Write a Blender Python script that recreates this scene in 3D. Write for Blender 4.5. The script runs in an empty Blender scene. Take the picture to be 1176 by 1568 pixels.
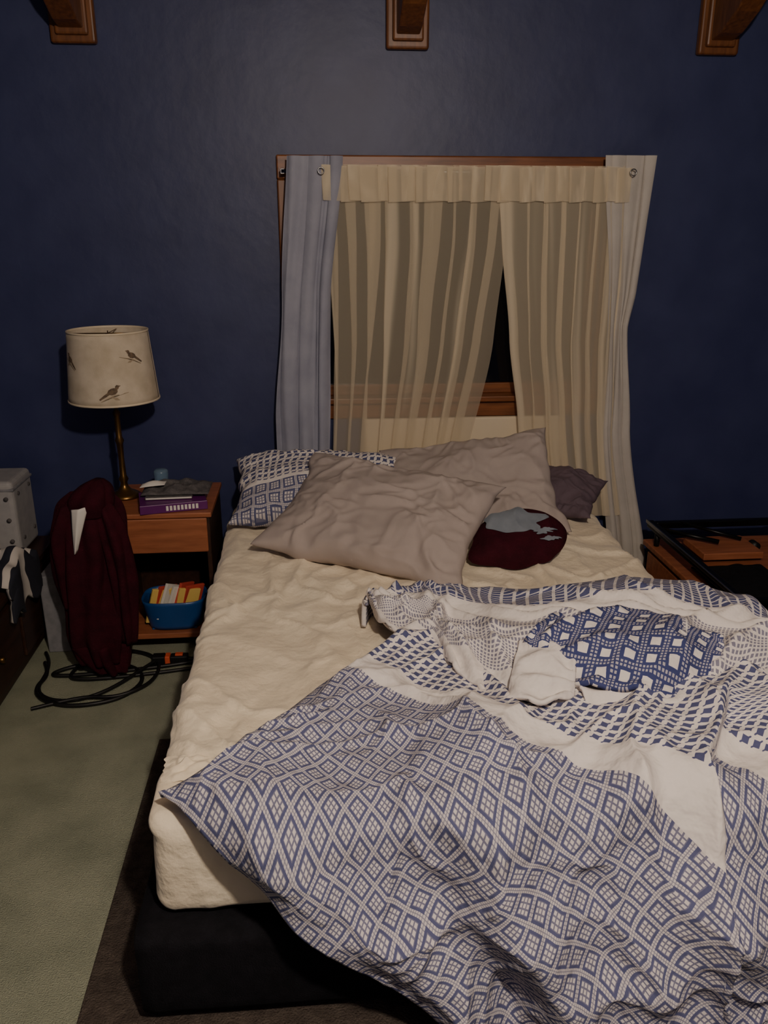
import bpy, bmesh, math, random
from mathutils import Vector, Matrix, noise
R=random.Random(7)
D=bpy.data
col=bpy.context.scene.collection
def N3(x,y,z=0): return noise.noise(Vector((x,y,z)))
def ridge(x,y,z=0): return 1-abs(noise.noise(Vector((x,y,z))))*2
def sm(a,b,x):
    t=max(0,min(1,(x-a)/(b-a))); return t*t*(3-2*t)
def srgb(r,g,b):
    f=lambda c:(c/255/12.92) if c/255<=.04045 else ((c/255+.055)/1.055)**2.4
    return (f(r),f(g),f(b),1)
def lerp_poly(pts,u):
    n=len(pts)-1; k=min(int(u*n),n-1); f=u*n-k
    p0=pts[max(k-1,0)];p1=pts[k];p2=pts[k+1];p3=pts[min(k+2,n)]
    r=[]
    for a,b,c,d in zip(p0,p1,p2,p3):
        r.append(.5*((2*b)+(-a+c)*f+(2*a-5*b+4*c-d)*f*f+(-a+3*b-3*c+d)*f**3))
    return r
# ------------------------------------------------------------ materials
def base_mat(name):
    m=D.materials.new(name); m.use_nodes=True
    nt=m.node_tree; b=nt.nodes['Principled BSDF']; return m,nt,b
def mat(name,c,c2=None,rough=.7,nscale=8,bump=.0,bscale=60,metal=0,stretch=(1,1,1),spec=.5,sheen=0,detail=4,bdist=.01):
    m,nt,b=base_mat(name)
    tc=nt.nodes.new('ShaderNodeTexCoord'); mp=nt.nodes.new('ShaderNodeMapping')
    mp.inputs['Scale'].default_value=stretch
    nt.links.new(tc.outputs['Object'],mp.inputs['Vector'])
    n=nt.nodes.new('ShaderNodeTexNoise'); n.inputs['Scale'].default_value=nscale; n.inputs['Detail'].default_value=detail
    nt.links.new(mp.outputs[0],n.inputs['Vector'])
    r=nt.nodes.new('ShaderNodeValToRGB'); r.color_ramp.elements[0].position=.3; r.color_ramp.elements[1].position=.7
    r.color_ramp.elements[0].color=c; r.color_ramp.elements[1].color=c2 or c
    nt.links.new(n.outputs['Fac'],r.inputs['Fac']); nt.links.new(r.outputs[0],b.inputs['Base Color'])
    b.inputs['Roughness'].default_value=rough; b.inputs['Metallic'].default_value=metal
    b.inputs['Specular IOR Level'].default_value=spec
    if sheen: b.inputs['Sheen Weight'].default_value=sheen
    if bump:
        n2=nt.nodes.new('ShaderNodeTexNoise'); n2.inputs['Scale'].default_value=bscale; n2.inputs['Detail'].default_value=4
        nt.links.new(mp.outputs[0],n2.inputs['Vector'])
        bp=nt.nodes.new('ShaderNodeBump'); bp.inputs['Strength'].default_value=bump; bp.inputs['Distance'].default_value=bdist
        nt.links.new(n2.outputs['Fac'],bp.inputs['Height']); nt.links.new(bp.outputs[0],b.inputs['Normal'])
    return m
M_wall=mat('blue_wall_paint',srgb(44,51,90),srgb(54,61,100),rough=.48,nscale=6,bump=.16,bscale=15,stretch=(1.1,1,1),spec=.5)
M_wall2=mat('blue_wall_paint_side',srgb(44,52,90),srgb(56,63,102),rough=.6,nscale=7,spec=.3)
M_ceil=mat('ceiling_white',srgb(180,172,160),rough=.9)
M_carpet=mat('carpet',srgb(150,155,134),srgb(176,179,156),rough=1,nscale=6,bump=.8,bscale=260,spec=.1)
M_dkfloor=mat('dark_gray_floor',srgb(70,62,57),srgb(90,81,74),rough=1,nscale=40,bump=.9,bscale=200,spec=.1)
M_wood=mat('honey_wood',srgb(100,56,28),srgb(142,86,46),rough=.4,nscale=6,stretch=(1,9,9),detail=8)
M_woodv=mat('oak_trim',srgb(90,52,26),srgb(130,80,40),rough=.4,nscale=6,stretch=(12,12,1.2),detail=8)
M_woodo=mat('orange_wood',srgb(138,80,50),srgb(176,108,72),rough=.45,nscale=5,stretch=(1.2,10,10),detail=8)
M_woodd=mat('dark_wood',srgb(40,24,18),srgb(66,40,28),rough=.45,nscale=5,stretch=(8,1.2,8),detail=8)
M_black=mat('black_fabric',srgb(15,15,19),srgb(24,23,28),rough=.9,nscale=40,bump=.3,bscale=300,spec=.15)
M_blackm=mat('black_metal',srgb(16,16,18),srgb(24,24,26),rough=.35,metal=.6)
M_steel=mat('steel',srgb(150,150,150),srgb(180,180,180),rough=.3,metal=1)
M_brass=mat('antique_brass',srgb(86,64,34),srgb(130,98,54),rough=.35,metal=.9)
M_sheet=mat('cream_sheet',srgb(240,224,196),srgb(245,232,206),rough=.85,nscale=3,bump=.6,bscale=20,spec=.2,sheen=.2,bdist=.018)
M_pil=mat('taupe_pillowcase',srgb(168,156,150),srgb(178,166,160),rough=.85,nscale=3,bump=.3,bscale=11,spec=.2)
M_pild=mat('mauve_pillowcase',srgb(92,78,88),srgb(104,88,98),rough=.85,nscale=4,bump=.15,bscale=14)
M_maroon=mat('maroon_cloth',srgb(46,12,22),srgb(62,16,28),rough=.9,nscale=20,bump=.3,bscale=150,spec=.12)
M_grayp=mat('gray_print',srgb(112,120,130),srgb(130,138,148),rough=.8,nscale=20)
M_cream=mat('cream_board',srgb(222,206,176),srgb(230,215,188),rough=.6,nscale=4)
M_white=mat('white_paper',srgb(222,218,210),srgb(232,228,220),rough=.8)
M_purple=mat('purple_cover',srgb(86,22,92),srgb(104,34,110),rough=.4)
M_bin=mat('blue_plastic',srgb(24,70,132),srgb(30,80,144),rough=.4)
M_yel=mat('yellow_card',srgb(226,190,96),srgb(236,204,120),rough=.6)
M_red=mat('red_card',srgb(190,60,50),srgb(206,84,64),rough=.6)
M_rubber=mat('black_rubber',srgb(12,12,13),srgb(18,18,19),rough=.5)
M_orange=mat('orange_plastic',srgb(214,86,50),srgb(220,96,60),rough=.5)
M_gbox=mat('gray_felt',srgb(120,120,124),srgb(140,140,144),rough=.9,nscale=30)
M_gbox2=mat('pale_gray_plastic',srgb(158,156,156),srgb(172,170,168),rough=.6,nscale=30)
M_ggray=mat('dark_gray_cloth',srgb(74,72,74),srgb(100,96,96),rough=.9,nscale=60,bump=.4,bscale=150)
M_cblue_shaded=mat('bluegray_shaded_curtain',srgb(146,148,164),srgb(160,162,176),rough=.75,nscale=10,bump=.1,bscale=80)  # left outer panel: shade of its side put into the blue-gray colour
M_cpale=mat('pale_curtain',srgb(190,184,176),srgb(200,194,186),rough=.75,nscale=10,bump=.1,bscale=80)
def glassm():
    m,nt,b=base_mat('night_window_glass')
    b.inputs['Base Color'].default_value=(.004,.004,.006,1); b.inputs['Roughness'].default_value=.08
    return m
M_glass=glassm()
def clearplastic():
    m,nt,b=base_mat('clear_blue_plastic')
    b.inputs['Base Color'].default_value=srgb(150,180,205); b.inputs['Roughness'].default_value=.1
    b.inputs['Transmission Weight'].default_value=.6
    return m
M_clear=clearplastic()
def sheer(name,c,op0,op1,sc,lo=.54,hi=.70):
    # woven voile: opacity follows how densely the cloth is gathered (bands along UV.x)
    m=D.materials.new(name); m.use_nodes=True; nt=m.node_tree; nt.nodes.clear(); L=nt.links.new
    o=nt.nodes.new('ShaderNodeOutputMaterial'); mix=nt.nodes.new('ShaderNodeMixShader')
    uv=nt.nodes.new('ShaderNodeUVMap'); uv.uv_map='UVMap'; mp=nt.nodes.new('ShaderNodeMapping'); mp.inputs['Scale'].default_value=(sc,.5,1)
    nz=nt.nodes.new('ShaderNodeTexNoise'); nz.inputs['Scale'].default_value=1; nz.inputs['Detail'].default_value=2; nz.inputs['Roughness'].default_value=.5
    rp=nt.nodes.new('ShaderNodeMapRange'); rp.interpolation_type='SMOOTHSTEP'
    rp.inputs[1].default_value=lo; rp.inputs[2].default_value=hi; rp.inputs[3].default_value=op0; rp.inputs[4].default_value=op1
    L(uv.outputs[0],mp.inputs[0]); L(mp.outputs[0],nz.inputs[0]); L(nz.outputs['Fac'],rp.inputs[0]); L(rp.outputs[0],mix.inputs[0])
    tr=nt.nodes.new('ShaderNodeBsdfTransparent')
    df=nt.nodes.new('ShaderNodeBsdfDiffuse'); df.inputs[0].default_value=c
    tl=nt.nodes.new('ShaderNodeBsdfTranslucent'); tl.inputs[0].default_value=c
    m2=nt.nodes.new('ShaderNodeMixShader'); m2.inputs[0].default_value=.2
    L(df.outputs[0],m2.inputs[1]);L(tl.outputs[0],m2.inputs[2]);L(tr.outputs[0],mix.inputs[1]);L(m2.outputs[0],mix.inputs[2]);L(mix.outputs[0],o.inputs[0])
    return m
M_sheer=sheer('sheer_voile',srgb(244,230,202),.34,.76,22,.56,.68)
M_sheer2=sheer('sheer_voile_gathered',srgb(244,230,202),.46,.86,18,.48,.64)
M_sheerh=sheer('sheer_voile_hem',srgb(244,230,202),.50,.86,28,.46,.66)
class X:
    def __init__(s,nt): s.nt=nt
    def m(s,op,a,b=None,c=None):
        n=s.nt.nodes.new('ShaderNodeMath'); n.operation=op
        for i,v in enumerate((a,b,c)):
            if v is None: continue
            if isinstance(v,(int,float)): n.inputs[i].default_value=v
            else: s.nt.links.new(v,n.inputs[i])
        return n.outputs[0]
def quilt_mat(name,zones,bump=.3,navy=srgb(64,71,117),white=srgb(230,223,218),dc=.040,cc=.024):
    m,nt,b=base_mat(name); e=X(nt).m
    uv=nt.nodes.new('ShaderNodeUVMap'); uv.uv_map='UVMap'
    sp=nt.nodes.new('ShaderNodeSeparateXYZ'); nt.links.new(uv.outputs[0],sp.inputs[0])
    u,v=sp.outputs[0],sp.outputs[1]
    def cell(c,ou=0,ov=0):
        fu=e('FRACT',e('ADD',e('DIVIDE',u,c),100.0+ou)); fv=e('FRACT',e('ADD',e('DIVIDE',v,c),100.0+ov))
        return fu,fv,e('ABSOLUTE',e('SUBTRACT',fu,.5)),e('ABSOLUTE',e('SUBTRACT',fv,.5))
    def diamond(c=dc):
        fu,fv,a,bb=cell(c); mx=e('MAXIMUM',a,bb)
        ins=e('LESS_THAN',mx,.30)
        f5=cell(c/5.0)
        sq=e('LESS_THAN',e('MAXIMUM',f5[2],f5[3]),.34)
        inner=e('MULTIPLY',ins,e('ADD',.18,e('MULTIPLY',sq,.66)))
        out=e('GREATER_THAN',mx,.405)
        f6=cell(c/8.0); dd=e('LESS_THAN',e('MAXIMUM',f6[2],f6[3]),.36)
        outer=e('MULTIPLY',out,e('ADD',.28,e('MULTIPLY',dd,.50)))
        mid=e('MULTIPLY',e('SUBTRACT',1.0,e('ADD',ins,out)),.06)
        return e('ADD',e('ADD',inner,outer),mid)
    def checks(c=cc):
        fu,fv,a,bb=cell(c); sq=e('LESS_THAN',e('MAXIMUM',a,bb),.29)
        dg=e('MULTIPLY',e('LESS_THAN',e('ABSOLUTE',e('SUBTRACT',fu,fv)),.10),e('LESS_THAN',e('MAXIMUM',a,bb),.42))
        nv=e('MAXIMUM',sq,dg); return e('SUBTRACT',1.0,e('MULTIPLY',nv,.95))
    def nchecks(c=.026):
        fu,fv,a,bb=cell(c); sq=e('LESS_THAN',e('MAXIMUM',a,bb),.37)
        return e('SUBTRACT',.85,e('MULTIPLY',sq,.80))
    def dots(c=.0095):
        fu,fv,a,bb=cell(c); sq=e('LESS_THAN',e('MAXIMUM',a,bb),.31); return e('SUBTRACT',1.0,e('MULTIPLY',sq,.75))
    def bigd(c=.050):
        fu,fv,a,bb=cell(c); w=e('LESS_THAN',e('MAXIMUM',a,bb),.22)
        fr=e('MULTIPLY',e('GREATER_THAN',e('MAXIMUM',a,bb),.34),e('MULTIPLY',e('LESS_THAN',e('MAXIMUM',cell(c/6.)[2],cell(c/6.)[3]),.3),.55))
        return e('ADD',w,fr)
    kinds={'diamond':diamond,'checks':checks,'dots':dots,'white':lambda:None,'bigd':bigd,'nchecks':nchecks}
    cache={}
    fac=None
    for (t0,t1,k) in zones:
        inz=e('MULTIPLY',e('GREATER_THAN',v,t0),e('LESS_THAN',v,t1))
        if k=='white': val=inz
        else:
            if k not in cache: cache[k]=kinds[k]()
            val=e('MULTIPLY',inz,cache[k])
        fac=val if fac is None else e('ADD',fac,val)
    mx=nt.nodes.new('ShaderNodeMix'); mx.data_type='RGBA'
    mx.inputs['A'].default_value=navy; mx.inputs['B'].default_value=white
    nt.links.new(fac,mx.inputs['Factor']); nt.links.new(mx.outputs['Result'],b.inputs['Base Color'])
    b.inputs['Roughness'].default_value=.9; b.inputs['Specular IOR Level'].default_value=.15
    tc=nt.nodes.new('ShaderNodeTexCoord'); n2=nt.nodes.new('ShaderNodeTexNoise'); n2.inputs['Scale'].default_value=18; n2.inputs['Detail'].default_value=3
    nt.links.new(tc.outputs['Object'],n2.inputs['Vector'])
    bp=nt.nodes.new('ShaderNodeBump'); bp.inputs['Strength'].default_value=bump; bp.inputs['Distance'].default_value=.03
    nt.links.new(n2.outputs['Fac'],bp.inputs['Height']); nt.links.new(bp.outputs[0],b.inputs['Normal'])
    return m
ZN=[(-9,.55,'diamond'),(.55,.625,'white'),(.625,1.06,'checks'),(1.06,1.14,'white'),(1.14,1.30,'dots'),(1.30,1.42,'white'),(1.42,1.95,'nchecks'),(1.95,2.4,'bigd'),(2.4,9,'white')]
M_quilt=quilt_mat('printed_duvet_cover',ZN,bump=.5)
M_quiltp=quilt_mat('printed_pillowcase',[(-9,-.06,'diamond'),(-.06,-.04,'white'),(-.04,9,'checks')],bump=.1,cc=.028,dc=.055)
# ------------------------------------------------------------ geometry helpers
def mk(name,verts,faces,m,smooth=True,uvs=None,merge=0):
    me=D.meshes.new(name); me.from_pydata([tuple(v) for v in verts],[],faces)
    if uvs:
        l=me.uv_layers.new(name='UVMap')
        for p in me.polygons:
            for li in p.loop_indices: l.data[li].uv=uvs[me.loops[li].vertex_index]
    if merge:
        bm=bmesh.new(); bm.from_mesh(me); bmesh.ops.remove_doubles(bm,verts=bm.verts,dist=merge); bmesh.ops.recalc_face_normals(bm,faces=bm.faces); bm.to_mesh(me); bm.free()
    for p in me.polygons: p.use_smooth=smooth
    me.materials.append(m)
    o=D.objects.new(name,me); col.objects.link(o); return o
def box(name,x0,x1,y0,y1,z0,z1,m,bev=.004,seg=2):
    bm=bmesh.new(); bmesh.ops.create_cube(bm,size=1)
    c=Vector(((x0+x1)/2,(y0+y1)/2,(z0+z1)/2))
    for v in bm.verts: v.co=Vector((v.co.x*(x1-x0),v.co.y*(y1-y0),v.co.z*(z1-z0)))
    if bev: bmesh.ops.bevel(bm,geom=bm.edges[:],offset=bev,segments=seg,affect='EDGES',profile=.5)
    me=D.meshes.new(name); bm.to_mesh(me); bm.free(); me.materials.append(m)
    o=D.objects.new(name,me); o.location=c; col.objects.link(o); return o
def gridf(nu,nv,off=0):
    return [(off+j*(nu+1)+i,off+j*(nu+1)+i+1,off+(j+1)*(nu+1)+i+1,off+(j+1)*(nu+1)+i) for j in range(nv) for i in range(nu)]
def sheet(name,f,nu,nv,m,thick=0,uvf=None,merge=0):
    vs=[];uv=[]
    for j in range(nv+1):
        for i in range(nu+1):
            a,b=i/nu,j/nv; r=f(a,b); vs.append(r); uv.append(uvf(a,b) if uvf else (a,b))
    o=mk(name,vs,gridf(nu,nv),m,True,uv,merge)
    if thick:
        s=o.modifiers.new('thickness','SOLIDIFY'); s.thickness=thick; s.offset=0
    return o
def loft(name,rings,m,n=40,closed=True,fold=0,ff=7,seed=0,sub=6):
    vs=[];K=(len(rings)-1)*sub
    for j in range(K+1):
        cx,cy,z,rx,ry=lerp_poly(rings,j/K)
        for i in range(n):
            a=2*math.pi*i/n
            k=1+fold*math.sin(ff*a+seed+2*N3(z*3,seed))+fold*1.2*N3(math.cos(a)*2+seed,math.sin(a)*2,z*6)
            vs.append((cx+rx*k*math.cos(a),cy+ry*k*math.sin(a),z))
    fs=[(j*n+i,j*n+(i+1)%n,(j+1)*n+(i+1)%n,(j+1)*n+i) for j in range(K) for i in range(n)]
    fs.append(tuple(range(n-1,-1,-1))); fs.append(tuple(K*n+i for i in range(n)))
    return mk(name,vs,fs,m,True)
def lathe(name,prof,m,loc,n=40,caps=True):
    vs=[];
    for r,z in prof:
        for i in range(n):
            a=2*math.pi*i/n; vs.append((loc[0]+r*math.cos(a),loc[1]+r*math.sin(a),loc[2]+z))
    K=len(prof)-1
    fs=[(j*n+i,j*n+(i+1)%n,(j+1)*n+(i+1)%n,(j+1)*n+i) for j in range(K) for i in range(n)]
    if caps: fs.append(tuple(range(n-1,-1,-1))); fs.append(tuple(K*n+i for i in range(n)))
    return mk(name,vs,fs,m,True)
def tube(name,pts,r,m,cyc=False,res=3):
    cu=D.curves.new(name,'CURVE'); cu.dimensions='3D'; cu.bevel_depth=r; cu.bevel_resolution=res; cu.use_fill_caps=True
    s=cu.splines.new('NURBS'); s.points.add(len(pts)-1)
    for p,q in zip(s.points,pts): p.co=(*q,1)
    s.order_u=4; s.use_endpoint_u=True; s.use_cyclic_u=cyc; cu.resolution_u=8
    cu.materials.append(m); o=D.objects.new(name,cu); col.objects.link(o); return o
def rod(name,a,b,r,m,n=12):
    a,b=Vector(a),Vector(b); d=(b-a); q=d.to_track_quat('Z','Y').to_matrix()
    vs=[]
    for p in (a,b):
        for i in range(n):
            t=2*math.pi*i/n; vs.append(p+q@Vector((r*math.cos(t),r*math.sin(t),0)))
    fs=[(i,(i+1)%n,n+(i+1)%n,n+i) for i in range(n)]+[tuple(range(n-1,-1,-1)),tuple(range(n,2*n))]
    return mk(name,vs,fs,m,True)
def join(name,objs):
    bpy.ops.object.select_all(action='DESELECT')
    for o in objs:
        o.select_set(True); bpy.context.view_layer.objects.active=o
        for mo in list(o.modifiers): bpy.ops.object.modifier_apply(modifier=mo.name)
    bpy.context.view_layer.objects.active=objs[0]; bpy.ops.object.join()
    objs[0].name=name; return objs[0]
def group(name,loc,parts):
    e=D.objects.new(name,None); e.location=loc; e.empty_display_size=.1; col.objects.link(e)
    for p in parts:
        p.parent=e; p.matrix_parent_inverse=Matrix.Translation(-Vector(loc))
    return e
# ------------------------------------------------------------ room
YW=3.56
XL,XR,YB,ZC=-1.8,2.5,-1.6,2.78
box('floor',XL-.1,XR+.1,YB-.1,YW+.15,-.1,0,M_carpet,0)
box('ceiling',XL-.1,XR+.1,YB-.1,YW+.15,ZC,ZC+.1,M_ceil,0)
box('wall_left',XL-.1,XL,YB-.1,YW+.15,0,ZC,M_wall2,0)
box('wall_right',XR,XR+.1,YB-.1,YW+.15,0,ZC,M_wall2,0)
box('wall_front',XL,XR,YB-.1,YB,0,ZC,M_wall2,0)
box('dark_floor_strip',-.555,1.30,.55,2.43,0,.012,M_dkfloor,.004)  # thin dark slab on the carpet, under and left of the bed
WX0,WX1,WZ0,WZ1=-.04,1.24,.95,1.84
w=[box('wb1',XL,WX0,YW,YW+.12,0,ZC,M_wall,0),box('wb2',WX1,XR,YW,YW+.12,0,ZC,M_wall,0),
   box('wb3',WX0,WX1,YW,YW+.12,WZ1,ZC,M_wall,0),box('wb4',WX0,WX1,YW,YW+.12,0,WZ0,M_wall,0)]
join('wall_back',w)
parts=[box('casing_top',WX0-.08,WX1+.08,YW-.025,YW,WZ1,WZ1+.09,M_wood,.006),
 box('casing_left',WX0-.08,WX0,YW-.022,YW,WZ0-.06,WZ1,M_woodv,.006),
 box('casing_right',WX1,WX1+.08,YW-.022,YW,WZ0-.06,WZ1,M_woodv,.006),
 box('sill',WX0-.09,WX1+.09,YW-.05,YW+.1,WZ0-.02,WZ0+.005,M_wood,.005),
 box('apron',WX0-.06,WX1+.06,YW-.018,YW,WZ0-.09,WZ0-.02,M_wood,.004),
 box('sash_bottom',WX0,WX1,YW+.03,YW+.07,WZ0+.005,WZ0+.05,M_wood,.004),
 box('sash_top',WX0,WX1,YW+.03,YW+.07,WZ1-.045,WZ1,M_wood,.004),
 box('sash_left',WX0,WX0+.045,YW+.03,YW+.07,WZ0+.05,WZ1-.045,M_woodv,.004),
 box('sash_right',WX1-.045,WX1,YW+.03,YW+.07,WZ0+.05,WZ1-.045,M_woodv,.004),
 box('pane',WX0,WX1,YW+.05,YW+.055,WZ0+.01,WZ1-.01,M_glass,0)]
group('window_1',(.6,YW,WZ0),parts)
for k,x in enumerate((-.85,.40,1.64)):
    p=[]
    p.append(box('wall_plate',x-.083,x+.083,YW-.035,YW,2.305,2.66,M_woodv,.01,3))
    p.append(box('plate_face',x-.06,x+.06,YW-.055,YW-.03,2.33,2.66,M_woodv,.008,2))
    prof=[(YW-.05,2.35),(YW-.13,2.362),(YW-.24,2.41),(YW-.36,2.49),(YW-.47,2.57),(YW-.6,2.64),(YW-.6,2.70),(YW-.05,2.70)]
    hw=.045; n=len(prof)
    vs=[(x-hw,a,b) for a,b in prof]+[(x+hw,a,b) for a,b in prof]
    fs=[tuple(range(n)),tuple(range(2*n-1,n-1,-1))]+[(i,i+n,(i+1)%n+n,(i+1)%n) for i in range(n)]
    o=mk('knee_brace',vs,fs,M_woodv,False); bv=o.modifiers.new('b','BEVEL'); bv.width=.006; bv.segments=2
    p.append(o)
    p.append(box('beam',x-.07,x+.07,YB,YW,2.63,ZC,M_wood,.01,2))
    group('ceiling_beam',(x,YW,2.3),p)
# ------------------------------------------------------------ bed
BX0,BX1,BY0,BY1,BT=-.365,1.17,1.38,3.40,.52
def rboxgrid(name,x0,x1,y0,y1,z0,z1,r,m,n,disp):
    cx,cy,cz=(x0+x1)/2,(y0+y1)/2,(z0+z1)/2; h=Vector(((x1-x0)/2,(y1-y0)/2,(z1-z0)/2))
    vs=[];fs=[];ns=n
    def quad(ax,sgn):
        a,b=[i for i in range(3) if i!=ax]; off=len(vs); na,nb=ns[a],ns[b]
        for j in range(nb+1):
            for i in range(na+1):
                p=Vector((0,0,0)); p[ax]=sgn*h[ax]; p[a]=h[a]*(2*i/na-1); p[b]=h[b]*(2*j/nb-1)
                q=Vector([max(-h[k]+r,min(h[k]-r,p[k])) for k in range(3)]); d=p-q
                nrm=d.normalized() if d.length>1e-6 else Vector((0,0,0)); 
                pp=q+nrm*r if d.length>1e-6 else p
                W=Vector((cx,cy,cz))+pp; W=W+nrm*disp(W,nrm); vs.append(W)
        fs.extend(gridf(na,nb,off))
    for ax in range(3):
        for s in (-1,1): quad(ax,s)
    return mk(name,vs,fs,m,True,None,.0008)
def mdisp(P,n):
    x,y,z=P
    qx=x+.14*N3(x*3,y*3,2)+.05*N3(x*8,y*8,3); qy=y+.16*N3(x*3,y*3,5)+.05*N3(x*8,y*8,6)
    w=.5*ridge(qx*2.6+qy*1.6,qy*2.6-qx*1.4,1)+.5*N3(qx*7,qy*5.5,4)+.5*N3(x*15,y*12,z*5)
    w2=max(0,ridge((qx+qy)*4,(qy-qx)*2.0,9))**5+.9*max(0,ridge((qx*.6-qy)*4.5,(qx)*2.6,12))**5+.8*max(0,ridge(qx*5,qy*1.6,15))**5
    k=.015*w*max(0,n.z)+.014*w2*max(0,n.z)
    if abs(n.z)<.7: k+=.004*N3(x*4,y*4,z*8)+.006*max(0,ridge(x*5+z*5,y*5+z*2,z*3))**3
    return k-.006
mattress=rboxgrid('mattress',BX0,BX1,BY0,BY1,.265,BT,.05,M_sheet,(160,200,24),mdisp)
boxs=rboxgrid('box_spring',BX0-.045,BX1+.03,BY0-.04,BY1,.045,.262,.025,M_black,(40,50,10),lambda P,n:.003*N3(P.x*5,P.y*5,P.z*9))
legs=[box('leg',x-.03,x+.03,y-.03,y+.03,z0,.06,M_black,.004) for x in (BX0+.1,BX1-.1) for y,z0 in ((BY0+.12,.013),(BY1-.1,0))]
def bun(a,b):
    x=-.355+.13*a; y=1.52+.09*b
    return (x+.01*N3(a*5,b*5),y+.01*N3(a*6,3),BT-.004+.018*math.sin(math.pi*a)*math.sin(math.pi*b)*(1+1.2*N3(a*4,b*6,3)))
bunch=sheet('sheet_bunch',bun,30,24,M_sheet)
group('bed',(.4,2.4,0),[mattress,boxs,bunch]+legs)
box('cream_apron',.22,1.12,YW-.05,YW-.022,.30,.862,M_cream,.008,3)  # thin cream apron below the window sill, not a bed part
# ------------------------------------------------------------ duvet
C=(-.335,1.41); bd=(.755,-.656); ad=(.656,.755)
YE,XE,TOP=1.375,1.17,.545
def edge(d,r,lim):
    if d<=0: return 0,0,0
    if d<r*math.pi/2: th=d/r; return r*math.sin(th),r*(1-math.cos(th)),th
    q=d-r*math.pi/2; mxd=lim-r
    if q<mxd: return r+.10*q,r+q,math.pi/2
    return r+.10*mxd+(q-mxd),r+mxd,math.pi/2*max(0,1-(q-mxd)/.1)
def wr(x,y,s,t):
    ws=s+.12*N3(s*2.5,t*2.5,3)+.04*N3(s*7,t*7,4); wt=t+.10*N3(s*2.5,t*2.5,8)+.04*N3(s*7,t*7,9)
    a=.034*ridge(x*2.1+.3,y*2.4,5)
    b=.024*max(0,ridge(ws*4.0,wt*2.2,2))**1.5
    b2=.024*max(0,ridge(ws*2.2+wt*4,wt*2.2-ws*3,7))**3
    b3=.018*max(0,ridge(ws*7-wt*2,wt*4+ws*1.5,17))**2.5
    c=.012*N3(ws*12,wt*11,8)
    d=.003*N3(x*30,y*30,2)
    return a+b+b2+b3+c+d
def crease_x(y,dy): return .775+.70*max(0,min(y-1.36,.30))-.03*math.sin(min(dy,.5)*6)
def duv(s,t):
    x=C[0]+bd[0]*s+ad[0]*t; y=C[1]+bd[1]*s+ad[1]*t
    w=wr(x,y,s,t)
    e=min(1,min(s,t)/.07+.25) ; e=max(.25,min(1,e))
    w=max(0,w+.008)*e+.006
    oy,dy,th=edge(YE-y,.06,.51)
    ox,dx,ph=edge(x-XE,.06,.51)
    X_=x if x<XE else XE+ox
    Y_=y if y>YE else YE-oy
    Z=TOP-min(.52,dy+dx)
    hang=sm(0,.25,dy)
    f=hang*(.034*math.sin(x*15+2.6*N3(x*2,Z*3,1)+Z*4)+.022*math.sin(x*29+Z*9+2.5*N3(x*3,Z*4,6)))
    xr=crease_x(y,dy)
    step=sm(xr-.30,xr-.02,x)*(1-sm(xr-.008,xr+.022,x))
    f+=hang*.095*step+hang*.05
    nx,ny,nz=(math.sin(ph) if x>XE else 0),-math.sin(th),math.cos(th)*math.cos(ph)
    Y_-= f
    # the roll of cloth on the left of the crease leans over the valley to its right
    X_+=.030*sm(xr-.10,xr-.006,x)*(1-sm(xr-.004,xr+.030,x))*(hang+.5*(1-hang)*(1-sm(1.50,1.60,y)))
    top=1-sm(0,.05,dy)
    Z+=top*(.035*math.exp(-(((x-1.0)/.22)**2+((y-1.60)/.15)**2))+.03*math.exp(-(((x-.35)/.2)**2+((y-1.52)/.12)**2))+.028*step*(1-sm(1.50,1.62,y)))
    return Vector((X_+nx*w,Y_+ny*w,max(.018,Z+nz*w)))
def duvuv(s,t,i,j):
    x=C[0]+bd[0]*s+ad[0]*t; y=C[1]+bd[1]*s+ad[1]*t
    dy=max(0,YE-y); xr=crease_x(y,dy)
    k=sm(xr+.010,xr+.020,x)*(1-sm(1.50,1.60,y))
    u=s+.008*N3(i*.03,j*.03)+.10*k
    v=t+.008*N3(i*.03,j*.03,5)-.05*sm(.4,1.0,s)-.17*k+.02*N3(s*3,t*1.2,9)
    return (u,v)
S1,T1=1.75,1.62
def foldy(x): return 2.21-.12*max(0,x-.42)+.02*N3(x*4,1)
NU,NV=440,400
vs=[duv(S1*i/NU,T1*j/NV) for j in range(NV+1) for i in range(NU+1)]
uv=[duvuv(S1*i/NU,T1*j/NV,i*.7,j*.7) for j in range(NV+1) for i in range(NU+1)]
fs=[]
for f in gridf(NU,NV):
    i0=f[0]; i=i0%(NU+1); j=i0//(NU+1); s=S1*i/NU;t=T1*j/NV
    x=C[0]+bd[0]*s+ad[0]*t; y=C[1]+bd[1]*s+ad[1]*t
    if y>foldy(x) or x>1.75 or y<.75: continue
    fs.append(f)
me=D.meshes.new('duvet_main'); me.from_pydata([tuple(v) for v in vs],[],fs)
l=me.uv_layers.new(name='UVMap')
for p in me.polygons:
    p.use_smooth=True
    for li in p.loop_indices: l.data[li].uv=uv[me.loops[li].vertex_index]
me.materials.append(M_quilt)
bm=bmesh.new(); bm.from_mesh(me); bmesh.ops.delete(bm,geom=[v for v in bm.verts if not v.link_faces],context='VERTS'); bm.to_mesh(me); bm.free()
dm=D.objects.new('duvet_main',me); col.objects.link(dm)
sd=dm.modifiers.new('thickness','SOLIDIFY'); sd.thickness=.014; sd.offset=-1
Tc=[(.13,2.20),(.17,2.28),(.28,2.31),(.40,2.32),(.60,2.27),(.85,2.21),(1.06,2.18),(1.19,2.08),(1.25,1.92)]
Bc=[(.16,2.15),(.19,2.02),(.31,1.94),(.34,1.79),(.45,1.64),(.63,1.65),(.80,1.62),(.95,1.60),(1.16,1.68)]
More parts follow.
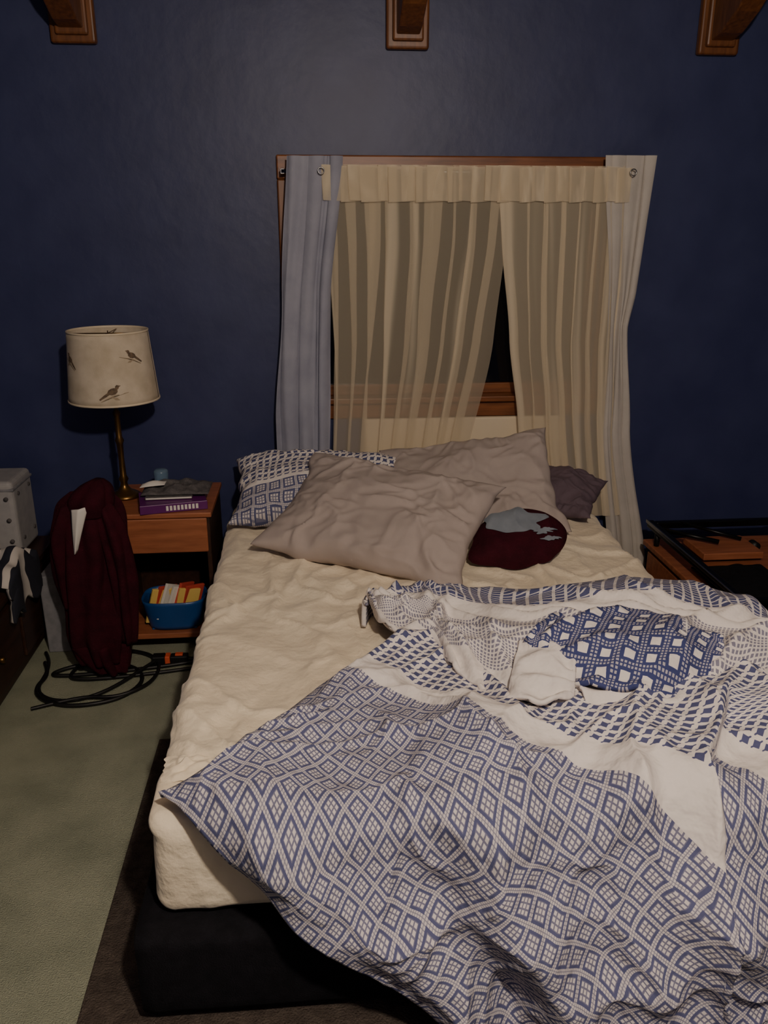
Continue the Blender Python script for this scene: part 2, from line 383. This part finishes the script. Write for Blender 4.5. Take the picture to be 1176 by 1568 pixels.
def foldA(a,b):
    T=lerp_poly(Tc,a);B=lerp_poly(Bc,a)
    x=T[0]+(B[0]-T[0])*b; y=T[1]+(B[1]-T[1])*b
    roll=math.sin(min(1,b/.14)*math.pi/2); soft=sm(.05,.32,b)
    wa=a+.04*N3(a*6,b*4,31); wb=b+.12*N3(a*6,b*4,33)
    z=BT+.012+roll*.070 + .030*math.sin(math.pi*b)*ridge(a*4,b*1.5,3)+soft*(.026*max(0,ridge(wa*6+wb*2,wb*3,7))**2+.022*max(0,ridge(wa*7-wb*3,wb*4,9))**3+.008*N3(a*18,b*9,2))
    z+=.012*roll*(1-soft)*N3(a*7,1.5,3)
    z+=.055*roll*sm(.35,.7,a)*(1-sm(.70,1,b))
    z-= .03*sm(.8,1,b)
    if x>XE: z-= .9*(x-XE)
    return Vector((x,y+.02*N3(a*8,b*3)-.02*(1-roll),z))
def uvA(a,b):
    if b<.40: v=1.93-1.275*b
    elif b<.56: v=1.42-.75*(b-.40)
    elif b<.90: v=1.30-.47*(b-.56)
    else: v=1.14-.5*(b-.90)
    return (a*1.35+.02*N3(a*6,b*4),v+.04*N3(a*5,b*5,2))
fa=sheet('fold_a',foldA,220,130,M_quilt,.014,uvA)
Tb=[(.50,1.81),(.62,1.90),(.78,1.90),(.92,1.86),(1.0,1.76)]
Bb=[(.52,1.74),(.60,1.65),(.72,1.60),(.85,1.60),(.98,1.65)]
def foldB(a,b):
    T=lerp_poly(Tb,a);B=lerp_poly(Bb,a)
    x=T[0]+(B[0]-T[0])*b; y=T[1]+(B[1]-T[1])*b
    z=BT+.090+.06*math.sin(math.pi*min(1,b*1.1))**.7+.05*math.sin(math.pi*a)*(1-b*.6)+.030*max(0,ridge(a*3.2+b,b*1.6,3))**2+.006*ridge(a*8,b*3,6)
    return Vector((x,y,z-.015*b))
fb=sheet('fold_b',foldB,120,70,M_quilt,.014,lambda a,b:(a*.50+.10*b,2.38-.32*b+.10*a*.6+.012*N3(a*4,b*4)-.04))
Tw=[(.50,1.80),(.55,1.77),(.61,1.69)]
Bw=[(.43,1.62),(.50,1.58),(.585,1.62)]
def foldW(a,b):
    T=lerp_poly(Tw,a);B=lerp_poly(Bw,a)
    x=T[0]+(B[0]-T[0])*b; y=T[1]+(B[1]-T[1])*b
    return Vector((x,y,BT+.135+.02*math.sin(math.pi*a)+.018*ridge(a*3,b*3,1)-.055*b))
fw=sheet('fold_w',foldW,40,50,M_quilt,.012,lambda a,b:(a*.2,2.7+b*.3))
Tt=[(.60,1.68),(.72,1.66),(.86,1.65),(1.02,1.68)]
Bt=[(.62,1.60),(.74,1.54),(.88,1.54),(1.03,1.60)]
def foldT(a,b):
    T=lerp_poly(Tt,a);B=lerp_poly(Bt,a)
    x=T[0]+(B[0]-T[0])*b; y=T[1]+(B[1]-T[1])*b
    return Vector((x,y,BT+.075+.025*math.sin(math.pi*b)+.015*ridge(a*5,b*2,1)-.02*b))
ft=sheet('fold_t',foldT,60,24,M_quilt,.012,lambda a,b:(a*.2,2.7+b*.1))
duvet=join('duvet',[dm,fa,fb,fw,ft])
# ------------------------------------------------------------ pillows
def pillow(name,W,H,T,c,xa,ya,m,seed=0,uvo=None,wr_=.012,nx=110,ny=80,sag=0):
    xa=Vector(xa).normalized(); ya=Vector(ya); ya=(ya-xa*ya.dot(xa)).normalized(); za=xa.cross(ya)
    vs=[];uv=[];fs=[]
    for sgn in (1,-1):
        off=len(vs)
        for j in range(ny+1):
            for i in range(nx+1):
                u=2*i/nx-1; v=2*j/ny-1
                u=math.sin(u*math.pi/2)*.35+u*.65; v=math.sin(v*math.pi/2)*.35+v*.65
                px=W/2*u*(1-.09*(1-v*v)*u*u); py=H/2*v*(1-.10*(1-u*u)*v*v)
                k=((1-u*u)*(1-v*v))**.42
                mask=min(1,(1-abs(u)**6)*(1-abs(v)**6)*1.5)
                U=u+.3*N3(u*1.5,v*1.5,seed+2); V=v+.3*N3(u*1.5,v*1.5,seed+6)
                w=wr_*(1.0*ridge(U*1.8+seed+.7*V,V*1.2-U*.8,seed)+.8*max(0,ridge(U*2.4+V*2.2,V*1.2-U*1.6+seed,seed+3))**3+.4*max(0,ridge(U*5-V*3,V*3,seed+8))**2+.2*N3(u*10,v*8,seed))
                h=T/2*k+w*mask-.6*wr_*mask
                h+=.005*math.sin(u*30+5*N3(u*3,v*3,seed))*(sm(.5,.95,abs(v)))*mask*sm(0,.2,k)
                h+=.005*math.sin(v*22+5*N3(u*3,v*3,seed+1))*(sm(.6,.95,abs(u)))*mask*sm(0,.2,k)
                e=.016*N3(u*3+seed,v*3,1)
                p=Vector(c)+xa*(px+e)+ya*(py+e)+za*(sgn*h*(1 if sgn>0 else .8)+.03*N3(u*1.5,v*1.5,seed)+sag*(u*u))
                vs.append(p); uv.append((px+.5,py if sgn>0 else -.2-abs(H/2-abs(py))) )
        g=gridf(nx,ny,off)
        fs+=g if sgn>0 else [tuple(reversed(q)) for q in g]
    return mk(name,vs,fs,m,True,uv,.0005)
pillow('patterned_pillow',.76,.42,.25,(.04,3.20,.640),(1,-.02,.01),(0,1,.42),M_quiltp,2,wr_=.006)
pillow('taupe_pillow',.79,.52,.18,(.225,2.765,.670),(.72,-.41,-.035),(.20,.42,.24),M_pil,5,wr_=.015)
pillow('taupe_pillow.001',.70,.51,.17,(.62,3.08,.665),(.67,-.06,.10),(0,.38,.30),M_pil,11,wr_=.012)
pillow('mauve_pillow',.42,.32,.11,(.98,3.20,.620),(.75,-.42,-.10),(.35,.8,.30),M_pild,17,wr_=.006)
xa=Vector((.33,-.02,.0)).normalized(); ya=Vector((.0,.2,.16)).normalized(); za=xa.cross(ya)
c0=Vector((.722,2.67,.610))
def lump(rad,h0,zo,name,m,cx=0,cy=0,asp=.75,seed=0,tip=True,irr=.06):
    def f(a,b):
        th=a*2*math.pi; r=b
        k=1+.10*math.sin(2*th+.5)+irr*N3(math.cos(th)*2+seed,math.sin(th)*2)
        if tip: k+=.30*math.exp(-((th-3.7)/.28)**2)
        x=rad*k*r*math.cos(th)+cx; y=rad*asp*k*r*math.sin(th)+cy
        rr=min(1,math.hypot(x/.17,y/.13))
        h=h0*(1-rr**4 if not tip else 1-r**4)+.012*ridge(x*9+1,y*9)*(1-r**6 if tip else 1)+zo
        return c0+xa*x+ya*y+za*h
    return sheet(name,f,64,24,m,0)
s1=lump(.160,.045,0,'body',M_maroon,asp=.8)
s2=lump(.157,-.03,0,'underside',M_maroon,asp=.8)
s3=lump(.100,.045,.004,'print',M_grayp,-.02,.045,.55,4,False,.35)
s4=lump(.035,.045,.006,'print_letter',M_grayp,.075,.0,.35,9,False,.9)
s5=lump(.028,.045,.006,'print_letter',M_grayp,.095,-.03,.3,5,False,.9)
group('maroon_sweatshirt',c0,[s1,s2,s3,s4,s5])
# ------------------------------------------------------------ curtains
def interp(tab,z):
    if z>=tab[0][0]: return tab[0][1:]
    for p,q in zip(tab,tab[1:]):
        if z>=q[0]:
            f=(p[0]-z)/(p[0]-q[0]); f=f*f*(3-2*f)*.4+f*.6
            return [a+(b-a)*f for a,b in zip(p[1:],q[1:])]
    return tab[-1][1:]
def curtain(name,tab,zt,zb,y0,A,n,m,seed,nu=200,nv=90,zwave=.0,thick=0,over=.12):
    def f(a,b):
        z=zt+(zb-zt)*b
        l,r=interp(tab,z)
        aw=a+.06*N3(a*4+seed,1.3,seed)*math.sin(math.pi*a)
        ph=n*2*math.pi*aw+1.2*N3(a*5+seed,z*.8,seed)
        wdt=r-l
        amp=.35+1.1*abs(N3(a*6+seed,7.7,z*.5))
        x=l+wdt*aw+over*wdt/n*math.sin(ph+1)*amp*2+.01*N3(a*6,z*2,seed)
        y=y0+A*amp*math.sin(ph)*(.45+.55*b)+A*.5*N3(a*9,z*1.2,seed+4)
        return Vector((x,y,z+zwave*math.sin(ph*.5)))
    return sheet(name,f,nu,nv,m,thick)
yc=3.475
rod_=rod('rod',(-.10,yc,1.865),(1.36,yc,1.865),.009,M_steel)
cA=curtain('outer_panel',[(1.93,-.085,.135),(1.4,-.13,.08),(.9,-.17,.065),(.60,-.17,.055)],1.92,.56,yc-.018,.024,3,M_cblue_shaded,1,110)
cB=curtain('outer_panel',[(1.93,1.19,1.40),(1.40,1.25,1.37),(1.25,1.26,1.35),(.8,1.27,1.40),(.14,1.36,1.54)],1.93,.14,yc-.016,.018,3,M_cpale,9,110)
sA=curtain('sheer_panel',[(1.89,.06,.80),(1.6,.07,.79),(1.2,.07,.745),(.6,.06,.64)],1.89,.56,yc-.012,.014,9,M_sheer,3,320,over=.33)
sB=curtain('sheer_panel',[(1.89,.78,1.29),(1.6,.80,1.29),(1.2,.84,1.28),(.88,.89,1.30),(.16,.98,1.42)],1.89,.40,yc-.012,.015,7,M_sheer2,6,260,over=.33)
hA=curtain('sheer_header',[(1.9,.06,.80),(1.7,.07,.795)],1.885,1.755,yc-.026,.012,14,M_sheerh,3,300,16,.004,over=.4)
hB=curtain('sheer_header',[(1.9,.78,1.29),(1.7,.79,1.29)],1.885,1.755,yc-.026,.012,10,M_sheerh,6,240,16,.004,over=.4)
fin=[lathe('ring',[(.010,-.002),(.014,-.002),(.014,.002),(.010,.002),(.010,-.002)],M_steel,(0,0,0),24,False) for _ in range(2)]
for o,x in zip(fin,(.055,1.30)):
    o.rotation_euler=(math.pi/2,0,0); o.location=(x,yc-.05,1.865)
brk=[box('bracket',x-.008,x+.008,yc-.005,YW-.025,1.855,1.875,M_steel,.002) for x in (-.095,1.35)]
group('window_curtains',(.6,yc,1.87),[rod_,cA,cB,sA,sB,hA,hB]+fin+brk)
# ------------------------------------------------------------ nightstand
nx0,nx1,ny0,ny1=-.80,-.415,3.03,3.42
ns=[box('top',nx0-.01,nx1+.01,ny0-.015,ny1,.60,.62,M_woodo,.004),
 box('drawer_front',nx0+.01,nx1-.01,ny0-.008,ny0+.012,.455,.596,M_woodo,.005),
 box('drawer_body',nx0+.02,nx1-.02,ny0+.012,ny1-.02,.46,.594,M_woodo,.002),
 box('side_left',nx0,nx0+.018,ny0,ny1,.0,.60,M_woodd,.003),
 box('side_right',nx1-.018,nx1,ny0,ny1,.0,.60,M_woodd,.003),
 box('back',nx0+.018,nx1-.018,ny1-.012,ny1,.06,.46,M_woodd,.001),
 box('lower_shelf',nx0+.018,nx1-.018,ny0-.01,ny1-.012,.085,.108,M_woodo,.003)]
group('nightstand',(-.6,3.2,0),ns)
bx,by,bz=-.59,3.12,.109
def tub(a,b):
    th=a*2*math.pi; r=.078+.02*b
    sq=lambda c:math.copysign(abs(c)**.6,c)
    return Vector((bx+r*1.3*sq(math.cos(th)),by+r*.95*sq(math.sin(th)),bz+.002+.125*b))
tb=sheet('tub',tub,48,8,M_bin,.004)
bt=box('bottom',bx-.09,bx+.09,by-.065,by+.065,bz,bz+.006,M_bin,.002)
cards=[]
for i in range(8):
    o=box('card',-.045,.045,-.006,.006,0,.15,(M_yel,M_red,M_white,M_yel,M_white,M_red,M_yel,M_red)[i],.002)
    o.location=(bx-.06+.018*i,by-.02+.02*(i%2),bz+.085+.008*(i%3)); o.rotation_euler=(.1+.1*(i%2),.25+.1*(i%3)-.15*(i%2),.5+.3*(i%3)); cards.append(o)
group('blue_storage_bin',(bx,by,bz),[tb,bt]+cards)
# lamp
lx,ly,lz=-.775,3.25,.62
prof=[(.062,0),(.064,.008),(.05,.018),(.028,.028),(.016,.045),(.013,.06),(.02,.075),(.013,.09),(.011,.16),(.013,.22),(.018,.235),(.012,.25),(.011,.33),(.016,.345),(.008,.36),(.007,.46)]
lm=[lathe('stand',prof,M_brass,(lx,ly,lz)),
 lathe('socket',[(.014,.40),(.018,.41),(.018,.45),(.012,.46)],M_blackm,(lx,ly,lz)),
 lathe('bulb',[(.012,.455),(.02,.475),(.03,.50),(.03,.52),(.02,.545),(.004,.555)],M_white,(lx,ly,lz))]
M_shade=mat('cream_linen_shade',srgb(188,174,150),srgb(214,201,180),rough=.85,nscale=14,bump=.1,bscale=300)
SH=.262; ST=.665
def shr(z): return .148+.022*(ST-z)/SH
def shd(a,b):
    th=a*2*math.pi; z=ST-SH*b; r=shr(z)
    return Vector((lx+r*math.cos(th),ly+r*math.sin(th),lz+z))
lm.append(sheet('shade',shd,72,12,M_shade,.003))
lm.append(lathe('top_rim',[(.146,ST-.003),(.151,ST-.003),(.151,ST+.004),(.146,ST+.004),(.146,ST-.003)],M_cream,(lx,ly,lz),72,False))
lm.append(lathe('bottom_rim',[(.168,ST-SH-.003),(.173,ST-SH-.003),(.173,ST-SH+.004),(.168,ST-SH+.004),(.168,ST-SH-.003)],M_cream,(lx,ly,lz),72,False))
lm.append(rod('harp_spider',(lx-.148,ly,lz+ST-.01),(lx+.148,ly,lz+ST-.01),.002,M_brass))
lm.append(rod('harp_spider_b',(lx,ly-.148,lz+ST-.01),(lx,ly+.148,lz+ST-.01),.002,M_brass))
lm.append(rod('harp_post',(lx,ly,lz+.54),(lx,ly,lz+ST),.002,M_brass))
M_bird=mat('bird_print',srgb(60,50,44),srgb(130,108,84),rough=.8,nscale=70)
M_twig=mat('twig_print',srgb(160,142,116),srgb(172,154,128),rough=.8,nscale=70)
def decal(name,c,ang,s,pts,m,fl=1):
    th0,zz=c; v=[]
    for px,pz in pts+[(sum(p[0] for p in pts)/len(pts),sum(p[1] for p in pts)/len(pts))]:
        px*=fl
        X_=(px*math.cos(ang)-pz*math.sin(ang))*s; Z_=(px*math.sin(ang)+pz*math.cos(ang))*s
        r=shr(zz+Z_)+.0035; th=th0+X_/r; v.append((lx+r*math.cos(th),ly+r*math.sin(th),lz+zz+Z_))
    n=len(pts); return mk(name,v,[(i,(i+1)%n,n) for i in range(n)],m,True)
BODY=[(-.55,.0),(-.3,.28),(0,.38),(.35,.36),(.6,.12),(.55,-.12),(.25,-.3),(-.15,-.28)]
HEAD=[(.4,.28),(.5,.5),(.68,.58),(.84,.48),(1.06,.38),(.84,.32),(.72,.15),(.5,.1)]
TAIL=[(-.3,.12),(-.8,-.05),(-1.5,-.35),(-1.45,-.5),(-.75,-.32),(-.25,-.15)]
TWIG=[(-1.4,-.62),(0,-.36),(1.6,-.5),(1.6,-.56),(0,-.45),(-1.4,-.7)]
LEAF=[(-.2,-.5),(.1,-.85),(.5,-1.0),(.3,-.65)]
A0=-math.pi/2-.17
for c,ang,s,fl in (((A0+.36,ST-SH+.055),.25,.036,1),((A0-.70,ST-.095),-.5,.030,-1),((A0+.92,ST-.080),-.3,.030,-1)):
    lm+=[decal('printed_twig',c,ang,s,TWIG,M_twig,fl),decal('printed_leaf',c,ang,s,LEAF,M_twig,fl),decal('printed_bird_body',c,ang,s,BODY,M_bird,fl),decal('printed_bird_head',c,ang,s,HEAD,M_bird,fl),decal('printed_bird_tail',c,ang,s,TAIL,M_bird,fl)]
group('table_lamp',(lx,ly,lz),lm)
bk=[box('cover_bottom',-.125,.125,-.09,.09,0,.004,M_purple,.001),box('pages',-.12,.122,-.085,.086,.004,.030,M_white,.001),box('cover_top',-.125,.125,-.09,.09,.030,.035,M_purple,.001),box('spine',-.127,.127,-.093,-.087,0,.035,M_purple,.002)]
for i in range(9): bk.append(box('title_letter',-.03+.014*i,-.021+.014*i,-.0945,-.0925,.008,.027,M_white,0))
g=group('purple_book',(0,0,0),bk); g.location=(-.565,3.12,.621); g.rotation_euler=(0,0,.22)
bk=[box('cover',-.09,.09,-.075,.075,0,.012,M_ggray,.003),box('pages',-.086,.088,-.077,.073,.003,.009,M_white,.001)]
g=group('gray_book',(0,0,0),bk); g.location=(-.575,3.15,.657); g.rotation_euler=(0,0,.05)
def cl(a,b):
    x=-.12+.26*a;y=-.08+.16*b
    return Vector((-.56+x,3.17+y,.672+.026*math.sin(math.pi*a)**.5*math.sin(math.pi*b)**.5*(1+1.2*N3(a*5,b*4))))
sheet('folded_gray_cloth',cl,40,30,M_ggray,.003)
def cl2(a,b):
    return Vector((-.68+.09*a,3.09+.05*b+.03*a,.704+.014*math.sin(math.pi*a)*math.sin(math.pi*b)))
sheet('crumpled_tissue',cl2,16,12,M_white,.002)
lathe('plastic_cup',[(.022,0),(.026,.004),(.030,.075),(.028,.085),(.018,.09)],M_clear,(-.64,3.33,.62),28)
# jacket: hood/collar, draped body, hanging sleeves
jk=[loft('body',[(-.845,2.90,.07,.085,.06),(-.845,2.90,.18,.11,.075),(-.84,2.91,.34,.112,.072),(-.83,2.91,.50,.12,.07),(-.83,2.92,.62,.115,.06),(-.835,2.93,.70,.10,.045),(-.83,2.93,.745,.06,.035)],M_maroon,96,True,.15,8,1),
 loft('hood',[(-.825,2.915,.66,.07,.055),(-.815,2.91,.72,.075,.06),(-.80,2.92,.765,.055,.045),(-.79,2.93,.79,.02,.02)],M_maroon,48,True,.12,4,7),
 loft('sleeve',[(-.725,2.87,.16,.026,.03),(-.72,2.865,.28,.038,.04),(-.725,2.87,.46,.044,.045),(-.75,2.89,.62,.048,.045),(-.78,2.91,.71,.03,.03)],M_maroon,48,True,.18,5,3),
 loft('hem',[(-.80,2.88,.03,.05,.04),(-.82,2.89,.08,.075,.055),(-.835,2.89,.15,.09,.06)],M_maroon,48,True,.28,6,4),
 loft('sleeve_b',[(-.935,2.90,.30,.026,.03),(-.94,2.90,.42,.038,.04),(-.93,2.90,.58,.046,.045),(-.90,2.92,.70,.035,.035)],M_maroon,48,True,.18,5,5)]
def lin(a,b):
    x=-.875+.06*a*(1-.8*b)-.008*b; z=.70-.17*b
    return Vector((x,2.838+.03*abs(a-.5)-.02*b*(1-b)-.004*b,z+.012*a))
jk.append(sheet('white_lining',lin,10,14,M_white,.003))
group('maroon_jacket',(-.84,2.9,0),jk)
# ------------------------------------------------------------ left low cabinet + stuff
lc=[box('cabinet_top',XL+.02,-1.135,1.9,3.46,.36,.385,M_woodd,.005),box('carcass',XL+.03,-1.155,1.92,3.44,.03,.36,M_woodd,.004),box('plinth',XL+.05,-1.175,1.95,3.42,0,.03,M_woodd,.0)]
for i in range(3):
    y=1.95+.5*i; lc.append(box('drawer',-1.157,-1.143,y,y+.47,.07,.33,M_woodd,.004)); lc.append(rod('knob',(-1.145,y+.235,.2),(-1.12,y+.235,.2),.012,M_brass))
group('low_cabinet',(-1.5,2.7,0),lc)
gb=[box('shell',-1.52,-1.205,3.22,3.45,.386,.70,M_gbox2,.02,4),box('lid_band',-1.523,-1.202,3.217,3.453,.66,.672,M_gbox,.004)]
for y in (3.27,3.40):
    for z in (.45,.64): gb.append(rod('rivet',(-1.207,y,z),(-1.200,y,z),.008,M_ggray))
for z in (.45,.54,.63): gb.append(rod('rivet',(-1.235,3.222,z),(-1.235,3.213,z),.009,M_ggray))
group('gray_storage_cube',(-1.37,3.33,.386),gb)
def stripes():
    m,nt,b=base_mat('striped_cloth'); L=nt.links.new
    tc=nt.nodes.new('ShaderNodeTexCoord'); w=nt.nodes.new('ShaderNodeTexWave'); w.inputs['Scale'].default_value=6; w.inputs['Distortion'].default_value=2.5
    r=nt.nodes.new('ShaderNodeValToRGB'); r.color_ramp.interpolation='CONSTANT'; r.color_ramp.elements[0].color=srgb(30,32,44); r.color_ramp.elements[1].position=.6; r.color_ramp.elements[1].color=srgb(200,194,186)
    L(tc.outputs['Object'],w.inputs[0]); L(w.outputs['Fac'],r.inputs[0]); L(r.outputs[0],b.inputs['Base Color']); b.inputs['Roughness'].default_value=.9
    return m
def towel(a,b):
    d=.30*b-.16
    x=-1.135+d if d<0 else -1.135+.02+.012*math.sin(a*9)
    z=.41+.07*math.sin(math.pi*a)*(1 if d<0 else max(0,1-d*5))+.03*N3(a*5,b*5)-(d if d>0 else 0)
    return Vector((x,2.80+.30*a+.02*N3(b*5,a*3),z+.030*(1+math.sin(a*14))*.5))
sheet('striped_towel',towel,50,40,stripes(),.02)
box('gray_cardboard_box',-1.115,-1.0,3.10,3.38,.0,.34,M_gbox,.006)
# ------------------------------------------------------------ cables
def loop(cx,cy,rx,ry,z,t0,t1,n=14):
    return [(cx+rx*math.cos(t0+(t1-t0)*i/n),cy+ry*math.sin(t0+(t1-t0)*i/n),z+.004*(i%2)) for i in range(n+1)]
c1=tube('cord_a',[(-1.10,3.0,.010)]+loop(-.88,2.82,.20,.16,.010,2.6,9.2)+[(-.45,2.95,.01),(-.42,3.00,.01)],.008,M_rubber)
c2=tube('cord_b',[(-1.05,2.66,.010)]+loop(-.80,2.88,.17,.18,.016,4.2,9.8)+[(-.5,2.90,.01),(-.42,2.93,.01)],.007,M_rubber)
c3=tube('cord_c',[(-1.12,3.08,.012),(-1.05,2.95,.012),(-1.1,2.8,.012),(-.98,2.68,.012),(-.80,2.72,.012),(-.70,2.90,.02),(-.66,2.95,.022)],.007,M_rubber)
c4=tube('cord_d',[(-.53,2.965,.02),(-.48,2.97,.012),(-.44,2.99,.01),(-.41,2.96,.01)],.007,M_rubber)
pl=[box('plug_body',-.67,-.62,2.945,2.985,.005,.042,M_rubber,.005),box('plug_face',-.62,-.60,2.945,2.985,.005,.042,M_orange,.004),box('socket_end',-.60,-.53,2.947,2.983,.005,.040,M_rubber,.005),box('socket_switch',-.58,-.55,2.955,2.975,.038,.046,M_orange,.002)]
group('extension_cord',(-.85,2.85,0),[c1,c2,c3,c4]+pl)
# ------------------------------------------------------------ right chest + metal frame
rc=[box('chest_top',1.47,2.12,1.9,3.34,.30,.325,M_woodo,.005),box('chest_body',1.50,2.10,1.92,3.32,.02,.30,M_woodo,.004),
    box('chest_foot',1.54,2.08,1.94,3.30,0,.02,M_woodd,0)]
for i in range(4):
    y=1.94+.345*i; rc.append(box('chest_drawer',1.482,1.502,y,y+.33,.05,.28,M_woodo,.005)); rc.append(rod('chest_knob',(1.462,y+.165,.17),(1.484,y+.165,.17),.012,M_brass))
group('wooden_chest',(1.8,2.6,0),rc)
fr=[box('side_rail',1.480,1.510,1.9,3.34,.385,.415,M_blackm,.004),box('side_rail_lip',1.474,1.482,1.9,3.34,.405,.420,M_steel,.002),
    box('side_rail_far',2.055,2.085,1.9,3.34,.385,.415,M_blackm,.004),box('cross_rail',1.510,2.055,3.30,3.33,.385,.415,M_blackm,.004),
    box('cross_rail_b',1.510,2.055,2.5,2.525,.388,.412,M_blackm,.004),box('wood_slat',1.60,1.86,3.02,3.22,.345,.375,M_woodo,.004)]
for x in (1.495,2.07):
    for y in (2.0,3.25): fr.append(rod('frame_foot',(x,y,.325),(x,y,.388),.012,M_rubber))
for x in (1.66,1.80): fr.append(rod('slat_foot',(x,3.12,.325),(x,3.12,.346),.012,M_rubber))
fr.append(rod('hinge_bar',(1.51,3.24,.405),(1.70,3.10,.395),.010,M_blackm)); fr.append(rod('hinge_bar_b',(1.62,3.31,.41),(1.82,3.14,.39),.008,M_blackm)); fr.append(rod('caster',(1.90,3.15,.345),(1.90,3.19,.345),.02,M_rubber,20))
group('metal_bed_frame',(1.8,2.6,.33),fr)
def mt(a,b):
    return Vector((1.53+.30*a,2.05+.93*b,.334+.02*max(0,N3(a*4,b*6))+.035*math.sin(math.pi*a)*math.sin(math.pi*b)))
sheet('black_travel_bag',mt,40,60,M_black,.006)
for i,(x,y) in enumerate(((1.90,2.84),(2.0,2.86))):
    rings=[(x,y,.326,.045,.12),(x,y,.35,.048,.12),(x,y+.01,.375,.042,.10),(x,y+.035,.395,.035,.065),(x,y+.05,.42,.030,.045)]
    loft('black_shoe',rings,M_rubber,32,True,.05,2,i)
# ------------------------------------------------------------ ceiling light fixture & lights
fx,fy=.36,-.05
def em():
    m,nt,b=base_mat('frosted_glass'); b.inputs['Base Color'].default_value=(.9,.85,.75,1); b.inputs['Emission Color'].default_value=(1,.75,.5,1); b.inputs['Emission Strength'].default_value=2; return m
group('ceiling_light',(fx,fy,2.7),[lathe('canopy',[(.07,.0),(.075,-.03),(.03,-.05),(.012,-.06),(.012,-.13)],M_brass,(fx,fy,ZC)),
  lathe('globe',[(.03,-.13),(.09,-.16),(.12,-.21),(.10,-.27),(.04,-.30)],em(),(fx,fy,ZC))])
ld=D.lights.new('ceiling_bulb','POINT'); ld.energy=152; ld.color=(1,.85,.71); ld.shadow_soft_size=.05
lo=D.objects.new('ceiling_bulb',ld); lo.location=(fx,fy,2.40); col.objects.link(lo)
w=D.worlds.new('World'); bpy.context.scene.world=w; w.use_nodes=True
w.node_tree.nodes['Background'].inputs[0].default_value=(.01,.012,.02,1)
# ------------------------------------------------------------ camera
cd=D.cameras.new('camera'); cd.sensor_fit='VERTICAL'; cd.sensor_height=36; cd.lens=36*1250/1568
co=D.objects.new('camera',cd); co.location=(0,0,1.65); co.rotation_euler=(math.radians(90-19.1),0,math.radians(-5)); col.objects.link(co)
bpy.context.scene.camera=co
